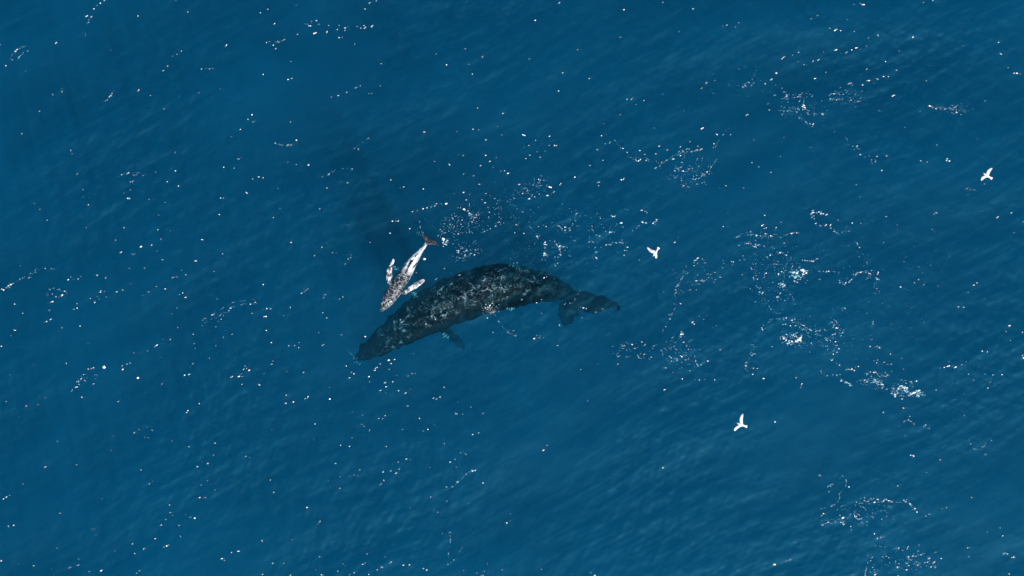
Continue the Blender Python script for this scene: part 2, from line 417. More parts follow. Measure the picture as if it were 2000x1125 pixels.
for i in range(40):
    t = rng.uniform(0.03, 0.30); j = int(t * 89); u = rng.choice([-0.6, -0.3, 0.0, 0.3, 0.6]) + rng.normal(0, 0.06)
    lump(B, P[j] + SD[j] * C[j, 3] * u + UD[j] * C[j, 4] * math.sqrt(1 - u * u) * 0.97, rng.uniform(0.02, 0.03))
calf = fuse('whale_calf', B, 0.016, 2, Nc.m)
V = coords(calf.data); bc = body_coords(V, P, SD, UD, C); nn = normals(calf.data)
off = np.array([noise.turbulence(Vector((v[0] * 7, v[1] * 7, v[2] * 7)), 3, False) for v in V])
calf.data.vertices.foreach_set('co', (V + nn * ((off - 0.3) * 0.02)[:, None]).ravel()); calf.data.update()
fattr(calf.data, 'along', bc[:, 0]); fattr(calf.data, 'lateral', bc[:, 1]); fattr(calf.data, 'dorsal', bc[:, 2])
fattr(calf.data, 'fin', np.clip((np.abs(bc[:, 1]) - 1.1) * 5, 0, 1) * (bc[:, 0] < 0.85))
tag(calf, 'small grey whale calf with white flippers swimming at the surface', 'whale')

# ------------------------------------------------------------------ gulls
Ng = NT('gull_plumage')
tip, mant = Ng.attr('tip'), Ng.attr('mantle')
ng, _ = Ng.noise(Ng.obj(), 30, 3)
col = Ng.mix(Ng.math('MULTIPLY', mant, Ng.remap(ng, 0.3, 0.7, 0.7, 1)), (0.70, 0.69, 0.68, 1), (0.34, 0.33, 0.35, 1))
col = Ng.mix(tip, col, (0.40, 0.38, 0.38, 1))
pg = Ng.n('ShaderNodeBsdfPrincipled'); Ng.l(col, pg.inputs['Base Color']); pg.inputs['Roughness'].default_value = 0.7
Ng.l(pg.outputs[0], Ng.out.inputs['Surface'])
Nk = NT('gull_beak'); pk = Nk.n('ShaderNodeBsdfPrincipled'); nk, _ = Nk.noise(Nk.obj(), 60, 2)
Nk.l(Nk.mix(nk, (0.6, 0.32, 0.05, 1), (0.7, 0.45, 0.1, 1)), pk.inputs['Base Color']); Nk.l(pk.outputs[0], Nk.out.inputs['Surface'])

def gull(center, heading, wings, label, bank=0.0, size=1.0, mantle=0.3):
    """local x forward, y left, z up; wings: per side (root->tip) list of (x, y, z, chord)"""
    B = Builder()
    body = [(0.205, 0, .012, .010, .010, .010, 0), (0.185, 0, .012, .026, .026, .024, 0), (0.155, 0, .008, .030, .030, .030, 0), (0.12, 0, .0, .046, .040, .045, 0),
            (0.04, 0, 0, .064, .055, .062, 0), (-0.05, 0, 0, .058, .048, .050, 0), (-0.13, 0, .003, .036, .030, .030, 0), (-0.19, 0, .006, .026, .018, .018, 0)]
    loft_body(B, body, 40, 20)
    blade(B, [(-0.12, .030, .004), (-0.20, .052, .004), (-0.26, .070, .004), (-0.285, .060, .004)],
             [(-0.12, -.030, .004), (-0.20, -.052, .004), (-0.26, -.070, .004), (-0.285, -.060, .004)], [.014, .012, .010, .008], 14, 12, (0, 0, 1))
    for side, w in zip((1, -1), wings):
        lead = [(x, side * y, z) for x, y, z, c, sw in w]; trail = [(x - c, side * (y + sw), z - 0.01) for x, y, z, c, sw in w]
        blade(B, lead, trail, [.020, .016, .013, .010, .007][:len(w)], 30, 12, (0, 0, 1))
    o = fuse('gull', B, 0.0062, 2, Ng.m)
    V = coords(o.data)
    r = np.abs(V[:, 1])
    fattr(o.data, 'tip', np.clip((r - 0.40) * 30, 0, 1) * 0.4)
    fattr(o.data, 'mantle', np.clip((r - 0.10) * 12, 0, 1) * np.clip((0.42 - r) * 12, 0, 1) * mantle)
    k = Builder()
    R = [[(x, rr * math.cos(t), .010 + 0.8 * rr * math.sin(t)) for t in np.linspace(0, 6.283, 9)[:-1]] for x, rr in ((.195, .011), (.220, .009), (.238, .005), (.246, .002))]
    k.rings(R)
    mesh_obj('beak', k.v, k.f, Nk.m, o)
    o.location = center; o.rotation_euler = (bank, 0, heading); o.scale = (size,) * 3
    return tag(o, label, 'gull', 'gulls gliding above the sea')

def scr(dx, dy): return math.atan2(-dy, dx)
def wing(fwd, lat, tipz, chord=0.155):
    """five stations from shoulder over a raised wrist to the tip at (fwd, lat)"""
    out = []
    for t, up, bend, c in ((0.0, 0, 0.0, 1.0), (0.30, 0.035, 0.055, 1.0), (0.58, 0.045, 0.060, 0.92), (0.82, 0.03, 0.030, 0.70), (1.0, 0.0, -0.012, 0.36)):
        out.append((0.075 + (fwd - 0.055) * t + bend, 0.03 + (lat - 0.03) * t, tipz * t * t + up, chord * c, 0.035 * t))
    return out
gull(at(1928, 343, 4.5), scr(-9, -5.5), (wing(0.17, 0.34, 0.10), wing(0.02, 0.41, 0.02)), 'white gull gliding near the right edge of the picture, wings swept back', 0.0, 0.92, 0.25)
gull(at(1448, 829.5, 6.0), scr(-16, -5.7), (wing(0.25, 0.35, 0.08), wing(0.13, 0.48, 0.0)), 'white gull over open water, lowest of the three in the picture', 0.0, 0.92, 0.3)
gull(at(1280.4, 493, 5.0), scr(-7.8, 11.8), (wing(0.20, 0.22, -0.30), wing(0.05, 0.44, 0.10)), 'white gull right of the large whale, one wing dipped', 0.0, 0.92, 1.0)

# ------------------------------------------------------------------ sun-facing ripples (real facets that mirror the sun) and foam
HALF_C = Vector((0, 0, H_CAM))
GL = Builder()
def ripple(px, py, d, ln=1.4, ang=None, jit=0.055):
    """steep little wave face, d photograph pixels high and ln times as long, leaning towards the sun"""
    p = at(px, py); z = float(wave_z(p.x, p.y)) + 0.004
    vdir = (HALF_C - p).normalized()
    n = (S + vdir).normalized() + Vector((rng.normal(0, jit), rng.normal(0, jit), 0)); n.normalize()
    h = Vector((n.x, n.y, 0)).normalized()
    if ang is not None:
        e1 = Vector((math.cos(ang), math.sin(ang), 0))
    else:
        a = math.radians(14) + rng.normal(0, 0.22); e1 = Vector((math.cos(a), math.sin(a), 0))
    u = (e1 - n * e1.dot(n)).normalized(); w = n.cross(u)
    if w.z < 0: w = -w
    a, b = d * PX * 0.5 * ln, d * PX * 0.5
    c = Vector((p.x, p.y, z + b * abs(w.z)))
    m = 10
    V = [c + u * a * math.cos(t) * rng.uniform(0.85, 1.1) + w * b * math.sin(t) for t in np.linspace(0, 2 * math.pi, m + 1)[:-1]]
    F = [tuple(range(m))] if (V[1] - V[0]).cross(V[2] - V[1]).z > 0 else [tuple(range(m - 1, -1, -1))]
    back = [V[i] - h * b * 1.3 - Vector((0, 0, V[i].z - z + 0.02)) for i in range(0, m // 2 + 1)]
    k = len(V)
    for i in range(m // 2): F.append((i, i + 1, k + i + 1, k + i))
    GL.add(V + back, F)

FO, BU = Builder(), Builder()
def fleck(px, py, d, ln=1.0, ang=0.0, z=None, out=None):
    p = at(px, py); zz = float(wave_z(p.x, p.y)) + 0.006 if z is None else z
    a, b = d * PX * 0.5 * ln, d * PX * 0.5
    m = 7; ca, sa = math.cos(ang), math.sin(ang); V = []
    for t in np.linspace(0, 2 * math.pi, m + 1)[:-1]:
        r = rng.uniform(0.65, 1.2); x, y = a * r * math.cos(t), b * r * math.sin(t)
        V.append((p.x + x * ca - y * sa, p.y + x * sa + y * ca, zz - 0.004))
    V.append((p.x, p.y, zz + 0.3 * b)); (out or FO).add(V, [(i, (i + 1) % m, m) for i in range(m)])
# sun glints: tile origin in photograph pixels, then x,y,size[,length] in the tile enlarged 2.812 times
GLINTS = {
 (0, 0): "517,49,8,1.5 534,30,8,1.5 552,18,7,1.5 574,3,8,1.4 478,88,7,2.4 758,88,6 310,236,7 155,282,5 34,362,5 70,330,6,2 100,274,4,3 339,487,8,1.3 288,517,7 340,500,4 216,610,6 120,732,6 352,765,6 397,845,7 390,829,4 425,955,5 458,1082,5 706,1088,12 681,1060,5 715,1043,5 820,1095,9,1.5 836,1080,6 736,963,7 730,995,8,2 755,903,5 716,998,5 948,308,8,1.4 972,302,5,2 995,281,5 920,362,6 896,388,5 1106,379,6 1132,376,6 1151,376,6 1168,376,7 1241,253,7 1094,510,6 1210,488,5 760,496,5,3.5 615,513,5 902,600,6 1320,711,6 1385,631,8,1.6 1390,670,7 1402,665,7 980,808,5 962,839,5 940,926,5 963,938,7 919,998,7 980,1022,6,1.4 1229,918,8 1309,875,7 1324,867,6 1356,1059,8 1212,1088,6 1228,1088,6 1390,982,6 906,1112,6 560,562,4 614,530,4 1286,923,4 1030,65,4 1172,24,4 965,2,6",
 (500, 0): "24,70,8 101,130,6 598,48,8 624,11,6 660,3,8 293,142,9 345,133,8 399,139,8 325,183,12 229,187,7 387,179,9 391,174,6 488,166,6 512,161,7 575,154,10 597,151,9 634,146,8 593,139,6 457,205,9 473,203,5 108,269,9 58,234,7 75,228,5 95,248,5 153,200,5 110,230,7 542,242,5 790,185,8,1.4 41,410,8,1.4 177,438,10 195,432,6 687,350,6 550,482,8 573,472,7 453,526,7 499,509,5 620,515,6 636,516,5 924,726,8 990,296,6 1047,357,10 1149,268,7,1.6 1245,313,6 1170,355,4 1375,72,7 178,797,6,5 223,770,6 106,786,5 127,792,5 15,972,8 38,976,8 120,1034,5 365,971,7 400,956,5,4 423,944,6 465,998,7 502,1004,7 527,933,6 390,1034,5 740,989,7 792,1033,8,1.5 812,1027,10 560,821,4,3 615,760,4 980,887,6 1062,905,8 1004,930,5 1112,849,7 1138,854,7 1320,866,9 1285,886,8 1231,911,7 1262,853,6 1195,966,10 1142,956,6 1350,741,6 1328,695,6 1357,624,6 1262,766,8,2.5 1190,710,6,2 1225,714,5 1102,723,5 1217,591,5 1166,978,5 1384,952,9 1345,940,6 1229,1014,6 1140,1057,9 1314,1001,5 1155,1098,8 1311,1090,8 1338,1099,9 1045,1119,10,1.8 1090,1064,6 1020,1120,6 1172,1068,6 1262,1063,6 1285,1075,6 993,1118,6 1365,938,7 1240,1095,5 1260,1115,7",
 (1000, 0): "260,15,7 128,111,10 615,53,9,1.4 995,48,8 1155,147,8,1.6 1178,141,7 1243,128,7 1224,151,6 596,202,5 360,272,7 94,323,5 140,359,5 278,401,5 425,429,6 828,517,7 632,545,7,1.6 659,542,6 681,573,6 725,551,5 595,630,9 505,678,6,1.6 1115,441,7 1070,454,6,3 1042,482,6 1245,469,6 1285,475,6,2 1318,466,6,2 942,610,5 1290,630,5,5 1046,703,8 781,703,6 516,738,7,1.6 492,744,5,2 65,742,11 203,750,8 240,800,8,3 93,799,9,1.6 205,798,7 130,771,6 98,852,9,1.5 76,871,9 182,830,8 138,833,6,1.6 155,863,6 65,808,6 430,909,9 468,826,6,2.4 513,789,6 538,781,6,2 500,882,5 160,966,6 345,973,6 120,1011,8 210,1029,12 40,1014,5,4 265,1010,6,2.5 95,1092,12,1.6 125,1082,8,1.6 195,1074,8,2 230,1055,6,2 85,1048,6,2.4 150,1066,6 613,983,10,2 478,1000,6,2 605,985,7 700,880,7,3 730,848,6 808,803,6 803,894,8,1.4 812,912,9 850,880,8 885,875,10,2 925,855,8,1.4 936,826,7 957,822,6 985,836,7,2 1010,826,7 1035,822,7 1045,818,6 1020,804,6 925,808,6 855,824,6,2 790,841,6,2 940,940,9,1.6 913,921,5 897,979,7 1000,984,7,4 1073,944,7 1094,917,8 1140,1034,5 1175,1023,7 1271,1032,6 1318,893,6 1110,790,5,2 978,778,6 1125,735,6,3 1200,740,5 1355,917,5 1394,457,5 750,885,6 35,1060,6",
 (1500, 0): "468,28,6,2 519,27,10 504,21,6 852,17,7 904,4,6 233,107,10,1.4 269,88,6 368,164,9,2 397,170,7 338,157,5 472,176,6 550,209,7 603,198,5,2 540,254,8,1.4 85,315,7,5 168,288,8,2 370,276,11,2 485,264,10 506,272,8 430,291,6,3 460,274,7 305,285,6 249,334,7 278,329,7 212,356,5,2 200,354,5 262,428,8,2.4 320,396,5,2 48,400,11 20,436,8 647,337,6 723,279,5 921,359,6 1072,250,8 1278,295,8 1320,371,7 1352,402,9 1368,402,11,1.4 1386,407,9 450,460,8,5 520,464,7 550,441,9,2.4 600,433,9,2.5 640,418,10,2.5 663,420,7 690,406,5 585,459,6 710,386,5 545,379,4,3 690,524,8,3 40,523,5,3 890,582,7,2 905,590,6,2 924,598,6 949,598,7 972,599,11 1034,617,7,1.5 1060,630,5 835,613,6 230,680,7,1.6 248,684,7 300,630,4,4 110,612,5,3 360,516,6,2 567,878,7 570,898,5 587,890,5 597,859,5 650,857,4,4 835,884,4,4 870,890,4,2 12,951,7 1090,1037,4,4 1110,1042,5 503,1083,5 1192,555,5 870,444,5 78,635,5 2,569,6",
 (0, 400): "220,24,5 650,80,7 682,126,6 474,126,5 872,56,6 917,134,8 868,138,6 935,143,4 1205,55,6,2 884,189,7 836,222,6 1112,192,7 775,230,11,1.7 740,270,6,1.5 728,271,6 662,261,5 711,349,7 795,348,12,1.4 893,300,5 1075,308,12,2 1175,366,7 998,359,6 1018,385,7 952,400,10 973,395,7 532,386,7 582,402,6 443,394,9 374,415,9 388,396,5 428,407,7 405,407,4,2 294,353,7 280,351,5 247,349,5 155,402,6,3 170,398,5 12,462,10 20,468,7 45,445,9,1.5 58,439,8 85,422,6 30,456,7 358,475,6 367,484,7 342,496,9 308,505,8,1.8 352,510,6 325,508,6 284,533,11 264,541,6 272,580,12,1.3 290,458,5 545,517,8 523,530,9,1.6 521,537,9 535,503,8,1.6 556,477,8,2 574,472,6 497,514,8,1.3 586,506,6 640,478,5,2.5 676,468,8 425,546,6 425,567,6 408,576,6 81,546,8 125,596,9,1.5 281,627,8 258,641,6 248,645,6 80,688,8 85,711,7 61,718,7 341,675,7 441,666,6 6,777,7 785,498,7,1.4 818,478,11 909,463,7 860,447,5 1003,484,7,1.6 985,493,5 1018,510,8 972,567,7 942,599,6 976,674,7,1.5 1061,711,7 1108,659,6,2.2 1173,603,4,3 1225,607,6,3 1200,641,7,1.8 1215,629,6 1186,670,7 1275,711,7 1229,729,6 1185,775,8,1.4 1150,842,6 1402,536,7 1385,595,6 1190,517,5 896,737,7 935,740,8 850,780,5,4 812,802,6,1.5 738,813,5 574,893,22,1.1 575,884,8 515,895,8,1.5 487,902,8 503,900,6 675,904,9,1.4 672,884,5 757,951,12,1.3 467,965,7 469,950,6 460,932,5 419,1000,7,2.8 396,1020,7 433,972,5 513,985,6 525,955,5 449,1057,5 649,1080,7 1040,930,10,2 1015,937,6,3 1060,873,9 1046,890,5 890,982,6 1094,1093,6 1347,883,6 1341,899,6 1369,911,7 1355,898,6 1271,946,8 1313,943,7 1326,928,6 1331,945,6 1329,984,7 148,1103,9,1.5 209,1098,9,1.6 35,1080,5 142,1108,5",
 (500, 400): "132,20,8 351,22,7 193,207,8,1.6 390,208,4 362,233,6 320,278,5,3 422,263,8 440,264,5 523,275,6 508,296,7 491,325,7 520,290,5 749,90,8 768,90,8 781,89,7 736,156,8,1.6 927,79,7 887,32,10,1.6 918,22,9,1.6 940,17,8,1.6 962,12,8,1.6 858,38,7,2 982,6,9,1.6 927,299,14,1.5 40,438,6,1.8 275,470,13,1.4 265,478,8 285,462,6 248,486,6 378,496,6 372,511,5 460,518,11,1.4 478,506,5 60,570,7,1.4 80,571,9,1.5 40,574,6 51,616,16,2.2 188,566,7 152,610,5,2.5 59,691,8 367,593,6 391,621,5 345,702,5 85,757,5,2 213,773,9,1.4 181,771,6 237,756,6 235,784,5 366,772,8,1.5 373,767,6 600,724,7 85,876,7 92,857,5 170,915,5 262,921,6 18,987,8 164,1090,8 168,1046,8,1.4 205,1083,6 286,1053,7 283,1061,5 270,1065,5 405,1067,7,1.5 403,1003,6 512,952,8 524,920,8 538,928,8,1.4 618,943,8 624,972,6 495,885,6 660,895,8,2 652,909,7 682,874,7,1.5 729,854,11,1.3 761,850,9,1.5 742,872,7 730,904,6 772,937,8,1.5 835,940,5 857,927,6 874,927,5 710,977,11 752,972,8 717,996,7 682,1021,7 713,1033,6 783,1021,8 820,1032,6 850,1013,12,1.4 595,1009,5 992,1067,13,1.2 1011,1056,8 975,1060,7,2 1035,1003,6 833,1105,7 864,818,5 715,780,5 793,632,6 985,628,7 1022,647,7 935,653,7 1072,375,6 1115,385,8 1035,350,7,1.7 990,408,5,2.5 882,374,6",
 (1000, 400): "255,115,8,2.6 292,122,10,2 245,114,6 315,130,6,2 188,120,6,1.6 65,157,6 15,153,6 25,109,5 710,30,6,3.5 735,35,5,2 718,97,5,2.4 790,95,5,2.4 525,218,6,4 570,209,6,2 607,210,6 460,290,6,1.6 465,296,5 615,275,5 627,250,5 895,208,6 912,182,6 1388,58,8 1160,122,5,2 1185,120,5 1375,112,9,3 1390,130,7,3 1395,158,6,3 1290,212,5,4 1335,228,5,6 1310,148,6,1.6 1270,280,6 1160,306,6 1163,322,6 1000,334,5 1045,298,5 1115,374,7,2 1145,396,9,2 1118,410,6,2 1110,425,6,2 1040,418,5,6 1030,437,4,4 965,372,5 980,466,5 915,442,6 900,484,6 925,543,6 30,318,6 55,521,8,1.8 135,538,7,1.5 162,521,7 190,396,8,1.4 178,401,6 232,405,7 363,491,8,1.3 347,515,6,2 345,524,8,1.6 290,544,7,2.6 318,540,7,1.6 330,540,6 378,563,6 392,566,8 408,570,6 460,590,8,1.4 498,574,6 382,622,6,2 262,664,5,2.2 163,596,7,1.4 122,735,9,1.6 150,730,6,3.2 8,691,6,2 250,772,5 393,674,5 596,786,7 614,789,8 660,768,6 730,771,7 714,755,5 725,822,8 765,838,6 640,762,5 472,875,7 378,905,5 845,893,9,2.2 835,895,7 914,917,6 885,921,5 935,955,6 1005,960,7 1060,960,8,1.6 1113,961,7 1030,963,5 840,1015,5,5 930,833,6,3 943,753,7,2.2 935,712,12 930,697,9 905,846,6 977,911,6 1003,830,5,2 1015,873,6,2 1075,858,5,2.2 1145,797,6 1285,885,7 1290,875,5 1327,898,6 1347,899,6 1383,953,7 1325,820,6 1375,690,5,2 1103,674,4,2.4",
 (1500, 400): "245,44,9,3 290,48,6 305,50,6 320,55,6 385,84,6 288,115,9,2 318,112,6,3 365,146,7,2 345,130,4,3 445,147,5,3 425,145,4,2 463,100,6 510,102,6 650,64,6 912,51,6 925,45,7 1175,34,6 1264,69,8,2.6 1338,44,5,3 1352,153,6,1.8 1402,93,7 72,96,7 108,98,6 45,125,8 40,138,7 20,172,7,3 130,155,5,4 160,156,4,4 90,210,6,1.6 98,228,6,1.6 85,196,6,1.6 270,296,6 248,310,6 330,365,6,4 285,408,5,3 470,385,6,2 510,370,5,3 545,402,6,2 600,408,6,3 560,381,5,2.4 605,370,6,1.8 420,439,6,2.4 730,451,8 748,459,9 804,428,5 827,411,6 1131,441,6 1148,429,8 1098,481,8 1045,561,4,5 1075,563,5 1326,663,8 1306,696,8 1330,745,5 1203,807,6 1396,827,6 788,565,5 735,843,7 150,664,9,1.8 122,664,8 165,664,8 388,791,8,1.3 370,752,6 320,745,7,2 358,820,6 358,766,6 570,738,6,2 560,777,6,2.4 600,775,5,2 620,790,6,1.6 395,878,6,3 460,905,8,2.2 497,888,6,1.6 475,910,6 440,903,6 430,975,5,5 447,982,6,1.6 357,934,8 380,936,5,2.4 183,986,8 180,1002,6 153,950,6 640,865,5,2 680,875,5 672,820,5 597,868,5 533,965,11 568,942,7 585,922,6,2.5 598,972,13 625,986,9 652,940,9 653,1013,12 678,1035,12 720,1010,10,2.6 740,1005,8 733,1050,8,1.4 735,1068,7 775,1048,9 800,1035,12,2 825,1038,12,1.6 830,1020,9 862,1045,8,1.6 770,1025,8 815,968,6,1.8 785,970,6 730,960,6 715,985,5 760,1115,5 967,893,8 990,883,11 1012,887,10 1027,893,10 1100,930,6 1127,963,8 1207,1006,7 1237,934,6,2.4 1284,933,7 195,878,5 290,913,5 745,903,5",
 (0, 725): "649,167,6 1094,179,6 1033,216,7 1026,227,6 620,356,5 890,248,5 316,385,5 736,336,6 762,320,5 833,325,7 813,366,9,1.4 793,364,5,2 945,382,8 248,526,12 421,514,9 775,542,6 822,617,6,2 610,437,5 1142,507,12,1.4 1112,497,5 1085,523,5,2 1173,461,7 1180,393,6 1352,469,8 1372,474,5 1140,600,7,1.6 1105,624,6 1182,652,9,1.3 1128,694,10 1097,697,6 1115,698,6 37,691,12,1.6 55,683,7,2 20,701,9 5,671,8 332,779,9 78,845,8,1.6 50,851,7 1046,802,12 1070,807,10 1020,789,5 934,777,7 948,793,6 931,735,6,1.6 983,847,7 884,846,5,3 910,815,5 993,906,6 917,959,10 902,965,5 927,954,5 852,920,6 838,928,5 860,918,5 727,949,8 797,972,6,1.4 788,977,5 740,1000,6 313,972,6,2 510,868,5 519,864,5 282,1086,8,1.5 375,1083,9,1.3 385,1079,7 420,1068,7,2 430,1066,6 430,1033,5,2.4 555,1096,7 768,1095,11,1.4 752,1109,6 1218,1031,9 1233,1040,8 1232,1026,5 1272,995,7 1310,987,5 6,1042,7 180,1072,6 91,316,5 488,1101,5",
 (500, 725): "166,131,7,1.4 164,177,8 207,168,6 285,141,7 405,154,7,1.6 530,223,6 585,241,5 696,261,10,1.3 709,241,6 676,263,5 835,191,7 582,295,6 592,305,5 624,325,7 528,365,7 465,407,6 515,413,6 324,290,5,1.6 318,377,8,1.4 438,507,7 716,413,8 805,320,6 919,328,9 944,319,7 897,258,5 1035,397,5,1.6 1100,231,5,3 1135,235,6 1245,233,5,4 1180,197,5 1190,347,7 1223,338,7 1123,447,6 1153,456,6 1094,485,6 1100,526,5 826,482,8 848,485,9 782,498,5 740,548,7 768,560,8,2 787,538,6,1.6 702,598,5,2 685,621,7 567,543,6,2 513,576,6 557,576,5 463,580,5 459,642,5 78,598,5 97,666,6 281,748,13,1.3 109,776,5 35,931,7 350,829,7,2 340,841,6 960,691,8 1048,714,5 1047,635,5,2.4 1080,634,5 1248,615,5 1377,835,7 1065,885,5,3 610,1004,6,1.6 710,1019,7 740,1048,6 692,1075,14,1.5 667,1087,6 585,1058,6 600,1052,5 620,1115,9 540,1106,7 515,1117,6 350,1020,5,3.5 92,1055,8,1.6 152,1056,6,1.6 328,1091,7,1.4 450,1097,7 478,1058,6 490,1068,5 970,1028,8 808,1065,6 841,1064,6 920,1083,8 938,1091,8,1.6 1083,1103,6 1140,1093,8,1.7 1213,1107,9,1.6 1243,1119,9 1271,1057,5 1254,1098,5 188,1122,8 35,1112,5 362,1120,6",
 (1000, 725): "415,163,7 192,407,6,1.6 173,434,6 161,1088,7 420,1098,5 1234,809,4 704,158,4",
 (1500, 725): "745,203,5 635,226,4,4 720,303,6 770,269,5,2 800,288,4,3 863,295,5,2 885,313,6 755,352,4 870,556,6 712,629,5 730,622,4 1169,430,6 1196,458,12 1228,380,5 285,572,5,4 298,788,6,5 530,695,8 528,710,7 555,707,6 585,720,7 665,712,8,3 680,717,8 650,705,6 602,701,6 640,700,5 760,705,6 757,717,6 808,757,5 817,773,6 476,776,6 480,795,6 520,825,6 500,812,6,2 453,852,7,1.4 456,869,5 300,843,5,2 350,835,6,1.6 370,827,5 410,838,5 367,733,5 583,892,7,1.4 955,755,7,1.8 980,749,4,2.4 885,787,7,2 867,797,6 1117,694,8,1.3 1287,903,6,1.6 1203,884,4 1096,970,5 1107,970,5 1135,993,4 1104,1019,5 1177,1015,6 828,954,5 773,1021,6,1.6 825,1012,5,1.8 858,1001,5 885,1028,5,3 880,1046,6,3 910,1050,6,3 870,1069,7 895,1075,7,1.4 921,1078,8 950,1027,5 632,1023,5 575,1077,9 593,1111,6 712,1079,5 735,1082,5 760,1096,6 773,1067,5 1300,1003,5,3 1345,1022,7,3 1325,1115,7,2 717,1123,5",
}
for (ox, oy), txt in GLINTS.items():
    for e in txt.split():
        q = [float(v) for v in e.split(',')]
        px, py = ox + q[0] / 2.812, oy + q[1] / 2.812
        d = q[2] / 2.812 * rng.uniform(0.42, 0.68); ln = q[3] * 1.2 if len(q) > 3 else rng.uniform(1.3, 2.8)
        if ln > 2.2:                      # a lit crest: a broken row of small faces
            n = max(2, int(ln * 0.9)); a = math.radians(rng.normal(10, 12)); L = d * ln
            for k in range(n):
                t = (k + 0.5) / n - 0.5
                ripple(px + L * t * math.cos(a) + rng.normal(0, 0.4), py - L * t * math.sin(a) + rng.normal(0, 0.7), d * rng.uniform(0.5, 1.0), rng.uniform(1.2, 2.4), a, 0.035)
        else:
            ripple(px, py, d, ln)
# stray glitter on smaller ripples everywhere, thicker on the left half and along wind lines
for i in range(240):
    px, py = rng.uniform(-60, 2060), rng.uniform(-40, 1165)
    if 1000 < px < 1480 and py > 760 and rng.random() < 0.93: continue
    if px > 1500 and py > 830 and rng.random() < 0.6: continue
    ripple(px, py, rng.uniform(0.6, 1.5), rng.uniform(1, 2.2), None, 0.07)

